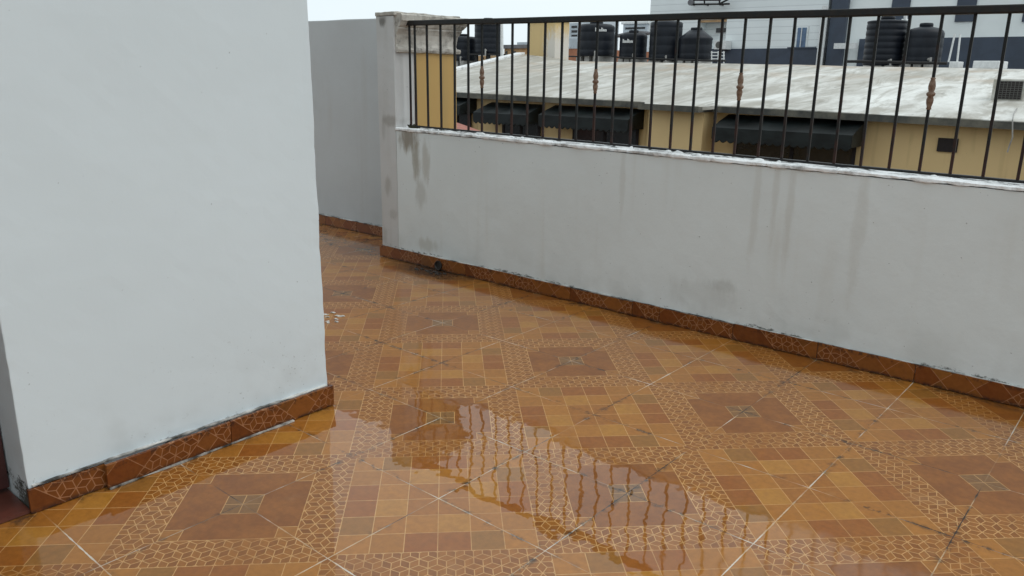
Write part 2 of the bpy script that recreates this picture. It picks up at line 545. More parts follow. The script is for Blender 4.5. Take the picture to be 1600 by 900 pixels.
M_pale = simple('pale_far_wall', (0.55, 0.60, 0.64), 0.7, scale=0.5, var=0.12)
M_greyroof = simple('grey_roof_sheet', (0.16, 0.16, 0.17), 0.6, scale=2)
M_conc = simple('bare_concrete', (0.36, 0.35, 0.33), 0.85, scale=5, bmp=0.3)
M_asph = simple('asphalt', (0.06, 0.06, 0.06), 0.8, scale=3)
M_door = simple('maroon_door_paint', (0.055, 0.016, 0.014), 0.4, scale=8)
M_sill = simple('dark_red_floor_tile', (0.115, 0.034, 0.022), 0.3, c2=(0.075, 0.024, 0.016), scale=7)
M_flake = simple('white_foam', (0.66, 0.64, 0.60), 0.5, var=0.4, scale=60)
M_moss = simple('dark_moss', (0.035, 0.035, 0.018), 0.9, c2=(0.07, 0.065, 0.03), scale=40)
M_grille = simple('condenser_grille', (0.10, 0.10, 0.09), 0.6, scale=20)
M_mud = simple('wet_mud', (0.02, 0.014, 0.010), 0.5, scale=20)


def roof_mat():
    m, t, b = new_mat('white_roof_coating')
    p = wpos(t)
    a = nz(t, p, 0.6, 6.0, 0.68, stretch=(1.0, 0.6, 1.0), dist=0.4)
    dirty = xyz(t, p)[0].ss(-10.0, 1.0, 0.14, 0.03)
    a = a + dirty
    c = mixc(t, a.ss(0.38, 0.66), (0.72, 0.72, 0.68), (0.46, 0.445, 0.40))
    rot = t.nodes.new('ShaderNodeMapping'); rot.inputs['Rotation'].default_value = (0, 0, R(-14)); rot.inputs['Scale'].default_value = (1.5, 0.34, 1)
    t.links.new(p, rot.inputs['Vector'])
    s = nz(t, rot.outputs[0], 1.3, 6.0, 0.7, dist=0.9)
    c = mixc(t, (s + dirty * 0.6).ss(0.47, 0.66, 0.0, 0.75), c, (0.27, 0.245, 0.195))
    blk = nz(t, p, 3.5, 5.0, 0.75, stretch=(1.4, 0.35, 1.0))
    c = mixc(t, (blk + dirty * 0.5).ss(0.58, 0.74, 0.0, 0.55), c, (0.16, 0.15, 0.125))
    x, y, z = xyz(t, p)
    rust = nz(t, p, 0.8, 4.0, 0.6).ss(0.44, 0.66) * y.ss(13.2, 17.5)
    c = mixc(t, rust * 0.6, c, (0.34, 0.23, 0.13))
    t.links.new(c, b.inputs['Base Color'])
    b.inputs['Roughness'].default_value = 0.55
    t.links.new(bump(t, s, 0.4, 0.03), b.inputs['Normal'])
    return m


M_roof = roof_mat()


def eave_mat():
    m, t, b = new_mat('mossy_eave')
    p = wpos(t)
    n = nz(t, p, 2.0, 5.0, 0.7)
    t.links.new(mixc(t, n.ss(0.35, 0.72), (0.045, 0.046, 0.042), (0.15, 0.14, 0.11)), b.inputs['Base Color'])
    b.inputs['Roughness'].default_value = 0.8
    return m


M_eave = eave_mat()


def siding_mat():
    m, t, b = new_mat('white_siding')
    p = wpos(t)
    z = xyz(t, p)[2]
    g = (z / 0.36).mod(1.0)
    line = g.lt(0.07)
    n = nz(t, p, 0.5, 3.0, 0.5)
    c = mixc(t, n.ss(0.3, 0.7), (0.79, 0.83, 0.83), (0.73, 0.77, 0.77))
    c = mixc(t, line, c, (0.60, 0.63, 0.64))
    t.links.new(c, b.inputs['Base Color'])
    b.inputs['Roughness'].default_value = 0.5
    t.links.new(bump(t, line.inv(), 0.5, 0.03), b.inputs['Normal'])
    return m


M_siding = siding_mat()

# ------------------------------------------------------------------ ground and terrace
bm = bmesh.new()
bmesh.ops.create_grid(bm, x_segments=2, y_segments=2, size=600)
for v in bm.verts: v.co.z = -4.6
tag(mesh_obj('ground', bm, M_asph), None, None, kind='structure')

bm = bmesh.new()
box(bm, -9.0, 6.5, -6.0, 2.6, -0.25, 0.0)
tag(mesh_obj('floor', bm, M_floor), None, None, kind='structure')
bm = bmesh.new()
box(bm, -8.9, 6.4, -5.9, 2.5, -4.59, -0.252)
tag(mesh_obj('lower_storey', bm, M_yel), None, None, kind='structure')

SL = -0.0095                                   # the terrace floor falls slightly, the walls stay level
PX0, PX1 = -2.41, -2.228
PY = 1.757


def capz(x): return 0.975 + SL * (x + 2.23)


# house block with the doorway at its near end
house = thing('house_wall', 'tall plain white plastered house wall at left with a tiled skirting', 'wall', (-0.45, -0.8, 0))
bm = rough_box(-4.0, -0.45, -1.372, -0.222, 0.0, 4.4, 0.04, 0.0012, 0.004, freq=5)
for v in bm.verts:                               # knocked, uneven corners
    if v.co.x > -0.47 and (v.co.y > -0.24 or v.co.y < -1.355):
        k = noise.noise(Vector((0, v.co.y * 3, v.co.z * 9))) + 0.6 * noise.noise(Vector((3, v.co.y, v.co.z * 31)))
        v.co += Vector((-0.5, -1.0 if v.co.y > -1 else 1.0, 0)) * 0.0045 * max(-0.3, k)
mesh_obj('wall_block', bm, M_house, house)
mesh_obj('wall_block', rough_box(-4.0, -0.45, -6.0, -2.30, 0.0, 4.4, 0.3, 0.003, 0.010), M_house, house)
bm = bmesh.new(); box(bm, -4.0, -0.452, -2.298, -1.374, 2.1, 4.397)
mesh_obj('lintel', bm, M_house, house)
# unseen block added behind the camera to keep sky light off the parapet
mesh_obj('wall_block', rough_box(-0.447, 2.4, -6.0, -4.7, 0.0, 4.4, 0.5, 0.003, 0.010), M_house, house)
bm = bmesh.new(); box(bm, -0.66, -0.615, -2.296, -1.376, 0.03, 2.098, 0.004)
box(bm, -0.612, -0.604, -2.15, -1.50, 0.25, 0.95, 0.003); box(bm, -0.612, -0.604, -2.15, -1.50, 1.1, 1.95, 0.003)
door = mesh_obj('door', bm, M_door, house)
bm = bmesh.new(); tube(bm, (-0.60, -2.22, 1.0), (-0.55, -2.22, 1.0), 0.012); tube(bm, (-0.55, -2.23, 1.0), (-0.55, -2.10, 1.0), 0.009)
mesh_obj('handle', bm, M_iron, door)
bm = bmesh.new(); box(bm, -0.66, -0.448, -2.296, -1.376, 0.002, 0.014)
mesh_obj('threshold', bm, M_sill, house)


def skirt_piece(name, length, h=0.086, th=0.012, parent=None, loc=(0, 0, 0), rot=(0, 0, 0)):
    bm = bmesh.new()
    box(bm, 0, length, -th, 0, 0.0, h, 0.0015)
    o = mesh_obj(name, bm, M_skirt)
    o.parent = parent
    o.matrix_parent_inverse = Matrix.Translation(-Vector(parent.location))
    o.location = loc
    o.rotation_euler = rot
    return o


# skirting on the +X face runs along +Y, outer side towards +X
skirt_piece('skirting_tile', 0.235, 0.083, 0.012, house, (-0.447, -1.377, 0.002), (0, 0, R(90)))
skirt_piece('skirting_tile', 0.456, 0.089, 0.013, house, (-0.424, -1.150, 0.004), (R(4), 0, R(90.6)))
skirt_piece('skirting_tile', 0.478, 0.090, 0.013, house, (-0.4288, -0.692, 0.004), (R(3.6), 0, R(90.7)))
skirt_piece('skirting_tile', 0.45, 0.086, 0.012, house, (-0.435, -0.219, 0.003), (0, 0, R(180)))
# the loose piece rests on an old cement bed
bm = rough_box(-0.447, -0.4075, -1.145, -0.42, 0.001, 0.007, 0.02, 0.004, 0.001, freq=14)
mesh_obj('cement_bed', bm, simple('old_cement', (0.55, 0.52, 0.47), 0.8, c2=(0.03, 0.022, 0.016), scale=9), house)

# far wall
far = thing('far_wall', 'dull grey plain wall behind the corner pier, across the passage', 'wall', (-5.0, 2.3, 0))
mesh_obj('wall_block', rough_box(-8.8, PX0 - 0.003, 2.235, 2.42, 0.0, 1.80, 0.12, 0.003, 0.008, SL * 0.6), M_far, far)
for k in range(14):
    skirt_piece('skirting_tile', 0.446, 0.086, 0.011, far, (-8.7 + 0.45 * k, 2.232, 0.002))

# parapet
par = thing('parapet_wall', 'low grey white stained parapet wall under the black railing', 'wall', (0, 1.85, 0))
mesh_obj('wall_block', rough_box(PX1 + 0.002, 5.6, PY, 1.955, 0.0, 0.955, 0.07, 0.0022, 0.002, SL), M_par, par)


def cap_mesh():
    bm = rough_box(PX1 + 0.003, 5.6, PY - 0.008, 1.965, 0.958, 0.975, 0.016, 0.0075, 0.004, SL, freq=13)
    return bm


mesh_obj('wall_cap', cap_mesh(), M_cap, par)
bm = bmesh.new()
for k in range(70):
    x = random.uniform(PX1 + 0.05, 2.6)
    r = random.uniform(0.006, 0.016) * (1.6 if random.random() < 0.12 else 1)
    y = 1.845 + random.uniform(-0.05, 0.02)
    q = bmesh.ops.create_icosphere(bm, subdivisions=2, radius=r)
    sx = random.uniform(0.8, 2.6)
    for v in q['verts']:
        v.co = Vector((v.co.x * sx, v.co.y, v.co.z * 0.8)) + Vector((x, y, capz(x) + 0.001))
        v.co += 0.004 * noise.noise_vector(v.co * 60)
mesh_obj('mortar_lump', bm, M_cap, par, smooth=True)
x = -2.435
first = True
edges = [-2.432, -1.98, -1.53, -1.08, -0.63, -0.18, 0.0, 0.448, 0.90, 1.352, 1.80, 2.25, 2.70, 3.15, 3.6, 4.05, 4.5, 4.95, 5.4]
for a, b_ in zip(edges, edges[1:]):
    skirt_piece('skirting_tile', b_ - a - 0.003, 0.084 + random.uniform(-0.003, 0.004), 0.012, par,
                (a, PY - 0.002, 0.002 + random.uniform(0, 0.003)), (R(-random.uniform(0, 2.0)), 0, R(random.uniform(-0.25, 0.25))))

M_grout = simple('old_wall_grout', (0.62, 0.60, 0.56), 0.8, c2=(0.035, 0.03, 0.024), scale=7)
mesh_obj('grout_line', rough_box(-2.43, 5.4, PY - 0.007, PY + 0.004, 0.0865, 0.0905, 0.02, 0.0035, 0.0005, freq=20), M_grout, par)
mesh_obj('grout_line', rough_box(-7.0, -2.42, 2.225, 2.238, 0.0865, 0.0905, 0.03, 0.0035, 0.0005, freq=20), M_grout, far)
mesh_obj('grout_line', rough_box(-0.452, -0.438, -1.36, -0.23, 0.0895, 0.094, 0.015, 0.0035, 0.0005, freq=24), M_grout, house)

# pier with cornice
pier = thing('corner_pier', 'square corner pier with mouldy moulded cornice and yellow side, at railing end', 'pier', (-2.32, 2.05, 0))
mesh_obj('pier_block', rough_box(PX0, PX1, PY, 2.37, 0.0, 1.735, 0.05, 0.003, 0.003, 0), M_pier, pier)
bm = rough_box(PX1 + 0.001, PX1 + 0.006, 1.945, 2.372, -0.2, 1.50, 0.06, 0.0012, 0.001)
mesh_obj('yellow_face', bm, M_yel, pier)


def cornice():
    """Moulded profile swept round the outer (+X) and back (+Y) sides of the pier."""
    prof = [(0.004, 1.490), (0.026, 1.494), (0.030, 1.510), (0.026, 1.524), (0.010, 1.530), (0.006, 1.548), (0.008, 1.580), (0.014, 1.615),
            (0.030, 1.642), (0.036, 1.650), (0.036, 1.662), (0.046, 1.668), (0.060, 1.690), (0.064, 1.700), (0.072, 1.704), (0.074, 1.742), (0.066, 1.750), (-0.05, 1.752)]
    bm = bmesh.new()
    rows = []
    for (d, z) in prof:
        path = [(PX1 + d, 1.772), (PX1 + d, 2.37 + d), (PX0 - 0.0, 2.37 + d)]
        pts = []
        for (ax, ay), (bx, by) in zip(path, path[1:]):
            n = 16 if ax == bx else 6
            for k in range(n): pts.append((ax + (bx - ax) * k / n, ay + (by - ay) * k / n))
        pts.append(path[-1])
        row = []
        for (px, py) in pts:
            v = Vector((px, py, z))
            v += 0.004 * noise.noise_vector(v * 22) + 0.0035 * noise.noise_vector(v * 60)
            row.append(bm.verts.new(v))
        rows.append(row)
    for r0, r1 in zip(rows, rows[1:]):
        for k in range(len(r0) - 1): bm.faces.new((r0[k], r0[k + 1], r1[k + 1], r1[k]))
    bm.faces.new([r[0] for r in rows][::-1])
    bm.faces.new([r[-1] for r in rows])
    return bm


mesh_obj('cornice', cornice(), M_corn, pier)
bm = rough_box(PX0 - 0.004, PX1 + 0.02, PY - 0.004, 2.40, 1.737, 1.762, 0.03, 0.008, 0.004, 0, freq=12)
mesh_obj('pier_top', bm, M_corn, pier)

# moss in the corner of the cap
bm = bmesh.new()
for k in range(60):
    a = random.uniform(0, 6.28); r = random.random() ** 0.7 * 0.05
    p0 = Vector((-2.15 + r * math.cos(a) * 1.2, 1.86 + r * math.sin(a) * 0.6, 0.972))
    q = p0 + Vector((random.uniform(-.02, .02), random.uniform(-.015, .015), random.uniform(.008, .03)))
    s = Vector((0.005, 0.002, 0))
    bm.faces.new([bm.verts.new(p0 - s), bm.verts.new(p0 + s), bm.verts.new(q + s * .3), bm.verts.new(q - s * .3)])
tag(mesh_obj('moss_tuft', bm, M_moss), 'small dark moss tuft growing on the cap against the pier', 'moss')

# drain hole in the skirting
drain = thing('drain_pipe', 'short black drain pipe mouth at the foot of the parapet', 'drain', (-1.79, 1.73, 0))
bm = bmesh.new()
lathe(bm, [(0.030, -0.02), (0.034, -0.02), (0.034, 0.02), (0.030, 0.02), (0.026, 0.012), (0.0, 0.010)], 20)
bmesh.ops.rotate(bm, verts=bm.verts, cent=(0, 0, 0), matrix=Matrix.Rotation(R(90), 3, 'X'))
bmesh.ops.translate(bm, verts=bm.verts, vec=(-1.79, 1.7515, 0.036))
mesh_obj('pipe_mouth', bm, M_mud, drain)
bm = bmesh.new()
for k in range(26):
    a = random.uniform(0, 6.28); r = random.random() * 0.16
    q = bmesh.ops.create_icosphere(bm, subdivisions=1, radius=random.uniform(0.004, 0.013))
    for v in q['verts']:
        v.co = Vector((v.co.x * 1.5, v.co.y, v.co.z * 0.5)) + Vector((-1.82 + r * math.cos(a) * 1.1, 1.70 - abs(r * math.sin(a)) * 0.5, 0.003))
mesh_obj('silt', bm, M_mud, drain)

# white foam flakes beside the house corner
FL = [(-1.50, 0.60, .016, .010), (-1.42, 0.585, .034, .008), (-1.50, 0.545, .020, .006), (-1.455, 0.525, .016, .006), (-1.385, 0.535, .014, .007), (-1.44, 0.47, .022, .008), (-1.39, 0.475, .010, .006), (-1.345, 0.505, .012, .006), (-1.36, 0.46, .010, .005)]
for k, (x, y, a, b_) in enumerate(FL):
    bm = bmesh.new()
    bmesh.ops.create_icosphere(bm, subdivisions=2, radius=1.0)
    an = R(32) + random.uniform(-.25, .25)
    for v in bm.verts:
        c = Vector((v.co.x * a, v.co.y * b_, v.co.z * 0.004))
        c.rotate(Matrix.Rotation(an, 3, 'Z'))
        v.co = c + 0.006 * noise.noise_vector(c * 70 + Vector((k * 3.3, 0, 0)))
    o = mesh_obj('foam_flake', bm, M_flake, None, True)
    o.location = (x, y, 0.003)
    tag(o, 'tiny white foam flake on the wet tiles just past the house corner', 'foam flake', 'white foam flakes on the wet floor')

# ------------------------------------------------------------------ railing
rail = thing('railing', 'black iron railing with thin upright bars on top of the parapet', 'railing', (0, 1.855, 0.97))
RY = 1.855


def rz(x): return 1.706 - 0.0115 * (x + 2.17)      # top of the top rail


bm = bmesh.new()
xa, xb = PX1 + 0.03, 5.5
n = 40
prev = None
vsr = []
box(bm, xa, xb, RY - 0.024, RY + 0.024, -0.034, 0.0, 0.006)
cuts(bm, 0, xa, xb, 0.2)
for v in bm.verts: v.co.z += rz(v.co.x) + 0.002 * noise.noise(Vector((v.co.x * 2, 0, 0)))
mesh_obj('top_rail', bm, M_iron, rail)
bm = bmesh.new()
box(bm, xa, xb, RY - 0.013, RY + 0.013, 0, 0.012, 0.002)
cuts(bm, 0, xa, xb, 0.2)
for v in bm.verts: v.co.z += capz(v.co.x) + 0.006 + 0.002 * noise.noise(Vector((v.co.x * 3, 5, 0)))
mesh_obj('bottom_rail', bm, M_iron, rail)


def bar_bm():
    bm = bmesh.new()
    h = 0.0061
    box(bm, -h, h, -h, h, 0.0, 1.0, 0.0012)
    return bm


def orn_bm():
    bm = bmesh.new()
    lathe(bm, [(0.008, -0.075), (0.013, -0.072), (0.011, -0.062), (0.016, -0.045), (0.018, -0.028), (0.013, -0.014), (0.021, -0.007), (0.022, 0.003),
               (0.013, 0.010), (0.017, 0.024), (0.018, 0.036), (0.014, 0.056), (0.010, 0.066), (0.013, 0.072), (0.008, 0.076)], 16)
    return bm


bar0, orn0 = None, None
xs = [-2.172, -2.116] + [-1.991 + 0.1283 * k for k in range(58)]
for k, x in enumerate(xs):
    if x > 5.4: break
    x += random.uniform(-0.003, 0.003) if k > 1 else 0
    z0 = capz(x) + 0.012; z1 = rz(x) - 0.030
    if bar0 is None:
        bar0 = mesh_obj('bar', bar_bm(), M_bar, rail); o = bar0
    else:
        o = bar0.copy(); COL.objects.link(o)
        o.parent = rail; o.matrix_parent_inverse = Matrix.Translation(-Vector(rail.location))
    o.location = (x, RY, z0)
    o.scale = (1, 1, z1 - z0)
    o.rotation_euler = (0, random.uniform(-.004, .004), 0)
    if k >= 6 and (k - 6) % 7 == 0:
        if orn0 is None:
            orn0 = mesh_obj('ornament', orn_bm(), M_orn, None, True); q = orn0
        else:
            q = orn0.copy(); COL.objects.link(q)
        q.parent = o
        q.matrix_parent_inverse = Matrix.Identity(4)
        s = 1.0 / (z1 - z0)
        q.location = (0, 0, (1.334 - 0.012 * (x + 1.48) - z0) * s)
        q.scale = (0.86, 0.86, s * 0.92)

# ------------------------------------------------------------------ ochre building across the street
BD = 13.0
BY = CAM.y + BD
bld = thing('low_building', 'ochre low building with white coated roof and dark green awnings', 'building', (-5, BY + 3, -4.6))


def bz(x): return 0.92 + (0.80 - 0.92) * (x + 10.74) / 11.03      # top of the eave


XL, XR = -13.0, 9.0
bm = bmesh.new()
hexa(bm, [(XL, BY + .30, -4.6), (XR, BY + .30, -4.6), (XR, BY + 7, -4.6), (XL, BY + 7, -4.6),
          (XL, BY + .30, bz(XL) - .02), (XR, BY + .30, bz(XR) - .02), (XR, BY + 7, bz(XR) - .02), (XL, BY + 7, bz(XL) - .02)])
mesh_obj('wall', bm, M_ywall, bld)
# shallow bay that carries the eave forward
bx0, bx1 = -5.62, -4.42
bm = bmesh.new()
box(bm, bx0 + .05, bx1 - .05, BY - .10, BY + .298, -4.6, bz(-5) - .10)
mesh_obj('bay', bm, M_ywall, bld)
# roof sheet: eave line to an uneven ridge
RD = 20.0
ridge_px = [(818, 84.5), (900, 95.5), (1000, 97.5), (1100, 99), (1240, 101), (1330, 103.5), (1500, 106), (1600, 108), (1800, 112)]
ridge = [at(px, py, RD) for px, py in ridge_px]
ridge.append(Vector((XR, CAM.y + RD, ridge[-1].z - 0.05)))
bm = bmesh.new()
N, NV = 90, 14
e0 = -13.1
grid = []
for i in range(N + 1):
    s = i / N
    xr = ridge[0].x + (XR - ridge[0].x) * s
    for a, b_ in zip(ridge, ridge[1:]):
        if a.x <= xr <= b_.x + 1e-6: break
    zr = a.z + (b_.z - a.z) * (xr - a.x) / max(1e-6, b_.x - a.x)
    xe = e0 + (XR - e0) * s
    pe = Vector((xe, BY, bz(xe)))
    if bx0 < xe < bx1: pe = Vector((xe, BY - .40, bz(xe) - .035))
    row = []
    for j in range(NV + 1):
        f = j / NV
        p = pe.lerp(Vector((xr, CAM.y + RD, zr)), f)
        p.z += 0.03 * noise.noise(p * 0.8) * (1 if 0 < j < NV else 0.3)
        row.append(p)
    grid.append(row)
for dz in (0.0, -0.06):
    for r in grid:
        for p in r: bm.verts.new(p + Vector((0, 0, dz)))
bm.verts.ensure_lookup_table()
W = NV + 1; TOT = (N + 1) * W
for i in range(N):
    for j in range(NV):
        a = i * W + j
        bm.faces.new([bm.verts[k] for k in (a, a + W, a + W + 1, a + 1)])
        bm.faces.new([bm.verts[k + TOT] for k in (a, a + 1, a + W + 1, a + W)])
for i in range(N):
    for j in (0, NV):
        a, b_ = i * W + j, (i + 1) * W + j
        f = [a, b_, b_ + TOT, a + TOT]
        bm.faces.new([bm.verts[k] for k in (f[::-1] if j == 0 else f)])
for i in (0, N):
    for j in range(NV):
        a = i * W + j
        f = [a, a + 1, a + 1 + TOT, a + TOT]
        bm.faces.new([bm.verts[k] for k in (f if i == 0 else f[::-1])])
bmesh.ops.recalc_face_normals(bm, faces=bm.faces)
roof = mesh_obj('roof', bm, M_roof, bld)
# raised verge along the left edge of the roof
bm = bmesh.new()
v0, v1 = grid[0][0], grid[0][-1]
dx = Vector((0.28, 0, 0)); up = Vector((0, 0, 0.05)); dn = Vector((0, 0, -0.08))
hexa(bm, [v0 - dx + dn, v0 + dx * .2 + dn, v1 + dx * .2 + dn, v1 - dx + dn, v0 - dx + up, v0 + dx * .2 + up, v1 + dx * .2 + up, v1 - dx + up])
mesh_obj('verge', bm, M_cap, bld)
# eave boards: dark mossy slab edge under the roof
bm = bmesh.new()


def eave(x0, x1, y):
    z0, z1 = bz(x0), bz(x1)
    hexa(bm, [(x0, y - .012, z0 - .115), (x1, y - .012, z1 - .115), (x1, y + .45, z1 - .115), (x0, y + .45, z0 - .115),
              (x0, y - .012, z0 - .012), (x1, y - .012, z1 - .012), (x1, y + .45, z1 - .065), (x0, y + .45, z0 - .065)])


eave(e0, bx0, BY); eave(bx0, bx1, BY - .40); eave(bx1, XR, BY)
mesh_obj('eave_board', bm, M_eave, bld)
# flat slab behind the ridge that carries the tanks
bm = bmesh.new()
box(bm, -27, 9, CAM.y + RD + .25, CAM.y + 30, -4.58, 1.36)
mesh_obj('flat_roof', bm, M_conc, bld)


def awning(x0, x1, ztop, proj, drop, val, wx0, wx1, zb):
    """Sloping canvas with closed ends and a scalloped valance; dark window below."""
    y0 = BY + .297
    bm = bmesh.new()
    n = max(6, int((x1 - x0) / 0.13))
    def drop_z(k): return val * (0.84 + 0.16 * abs(math.sin(math.pi * k / 8)))
    m_ = n * 8
    top, mid, low = [], [], []
    for k in range(m_ + 1):
        x = x0 + (x1 - x0) * k / m_
        sag = 0.03 * math.sin(math.pi * k / m_ * 3) ** 2
        top.append(Vector((x, y0, ztop)))
        mid.append((Vector((x, y0 - proj * .55, ztop - drop * .5 - sag)), Vector((x, y0 - proj, ztop - drop))))
        low.append(Vector((x, y0 - proj - 0.004, ztop - drop - drop_z(k))))
    rows = [top, [a for a, b in mid], [b for a, b in mid], low]
    th = Vector((0, 0.012, -0.012))
    V0 = [[bm.verts.new(p) for p in r] for r in rows]
    V1 = [[bm.verts.new(p + th) for p in r] for r in rows]
    for a in range(3):
        for k in range(m_):
            bm.faces.new((V0[a][k], V0[a + 1][k], V0[a + 1][k + 1], V0[a][k + 1]))
            bm.faces.new((V1[a][k], V1[a][k + 1], V1[a + 1][k + 1], V1[a + 1][k]))
    for k in range(m_):
        bm.faces.new((V0[3][k], V1[3][k], V1[3][k + 1], V0[3][k + 1]))
    # gable ends
    for x, sgn in ((x0, -1), (x1, 1)):
        a = [Vector((x, y0, ztop)), Vector((x, y0 - proj * .55, ztop - drop * .5)), Vector((x, y0 - proj, ztop - drop)), Vector((x, y0 - proj, ztop - drop - val * .8)), Vector((x, y0, ztop - drop - val * .8))]
        f0 = [bm.verts.new(p) for p in a]; f1 = [bm.verts.new(p + Vector((sgn * .012, 0, 0))) for p in a]
        bm.faces.new(f0); bm.faces.new(f1[::-1])
        for k in range(5): bm.faces.new((f0[k], f1[k], f1[(k + 1) % 5], f0[(k + 1) % 5]))
    bmesh.ops.recalc_face_normals(bm, faces=bm.faces)
    aw = mesh_obj('awning', bm, M_awn, bld)
    bm = bmesh.new()
    box(bm, wx0, wx1, y0 - .045, y0 - .003, zb, ztop - .12)
    w = mesh_obj('window', bm, M_dark, bld)
    bm = bmesh.new()
    for x in (wx0, wx1, (wx0 + wx1) / 2): box(bm, x - .03, x + .03, y0 - .06, y0 - .047, zb, ztop - .13)
    box(bm, wx0 - .03, wx1 + .03, y0 - .064, y0 - .061, zb - .04, zb)
    mesh_obj('frame', bm, M_hole, w)


awning(-11.3, -10.25, 0.80, 0.55, 0.16, 0.22, -11.2, -10.4, -0.4)
awning(-9.78, -8.33, 0.72, 0.60, 0.20, 0.22, -9.4, -8.4, -0.4)
awning(-8.02, -5.92, 0.72, 0.55, 0.18, 0.24, -7.5, -6.0, -0.5)
awning(-4.18, -1.87, 0.70, 0.60, 0.20, 0.24, -4.0, -1.98, -0.6)
bm = bmesh.new(); box(bm, -0.80, -0.53, BY + .27, BY + .298, 0.30, 0.50)
vent = mesh_obj('vent_window', bm, M_hole, bld)
# lean-to of red tiles low on the left
bm = bmesh.new()
p0, p1 = at(690, 184, 11.5), at(752, 206, 11.5)
hexa(bm, [(p0.x, p0.y - .5, p0.z - .4), (p1.x, p0.y - .5, p1.z - .4), (p1.x, p0.y + .05, p1.z - .4), (p0.x, p0.y + .05, p0.z - .4),
          (p0.x, p0.y - .5, p0.z), (p1.x, p0.y - .5, p1.z), (p1.x, p0.y + .05, p1.z), (p0.x, p0.y + .05, p0.z)])
mesh_obj('lean_to_roof', bm, M_terra, bld)

# penthouse
def pbox(bm, x0, y0, x1, y1, D, depth, bev=0.0):
    a, b_ = at(x0, y1, D), at(x1, y0, D)
    return box(bm, a.x, b_.x, a.y, a.y + depth, a.z, b_.z, bev)


pent = thing('stair_penthouse', 'plain yellow penthouse block with peeled white patch on the roof', 'penthouse', at(858, 95, 20.6))
bm = bmesh.new()
a, b_ = at(824, 96, 20.6), at(868, 33, 20.6)
box(bm, a.x, b_.x, a.y, a.y + 0.74, 1.36, b_.z, 0.02)
m_pent = make_plaster('yellow_penthouse_paint', (0.64, 0.47, 0.225), (0.58, 0.42, 0.20), streak=0.2, foot=0.0,
                      stain=[(b_.x - 0.10, 2.05, 0.42, 0.75, 0.9, (0.66, 0.63, 0.58))])
mesh_obj('block', bm, m_pent, pent)
bm = bmesh.new(); box(bm, a.x - .06, b_.x + .06, a.y - .06, a.y + 0.79, b_.z + .002, b_.z + .05)
mesh_obj('coping', bm, M_ywall, pent)

# ------------------------------------------------------------------ water tanks
TD = 25.0


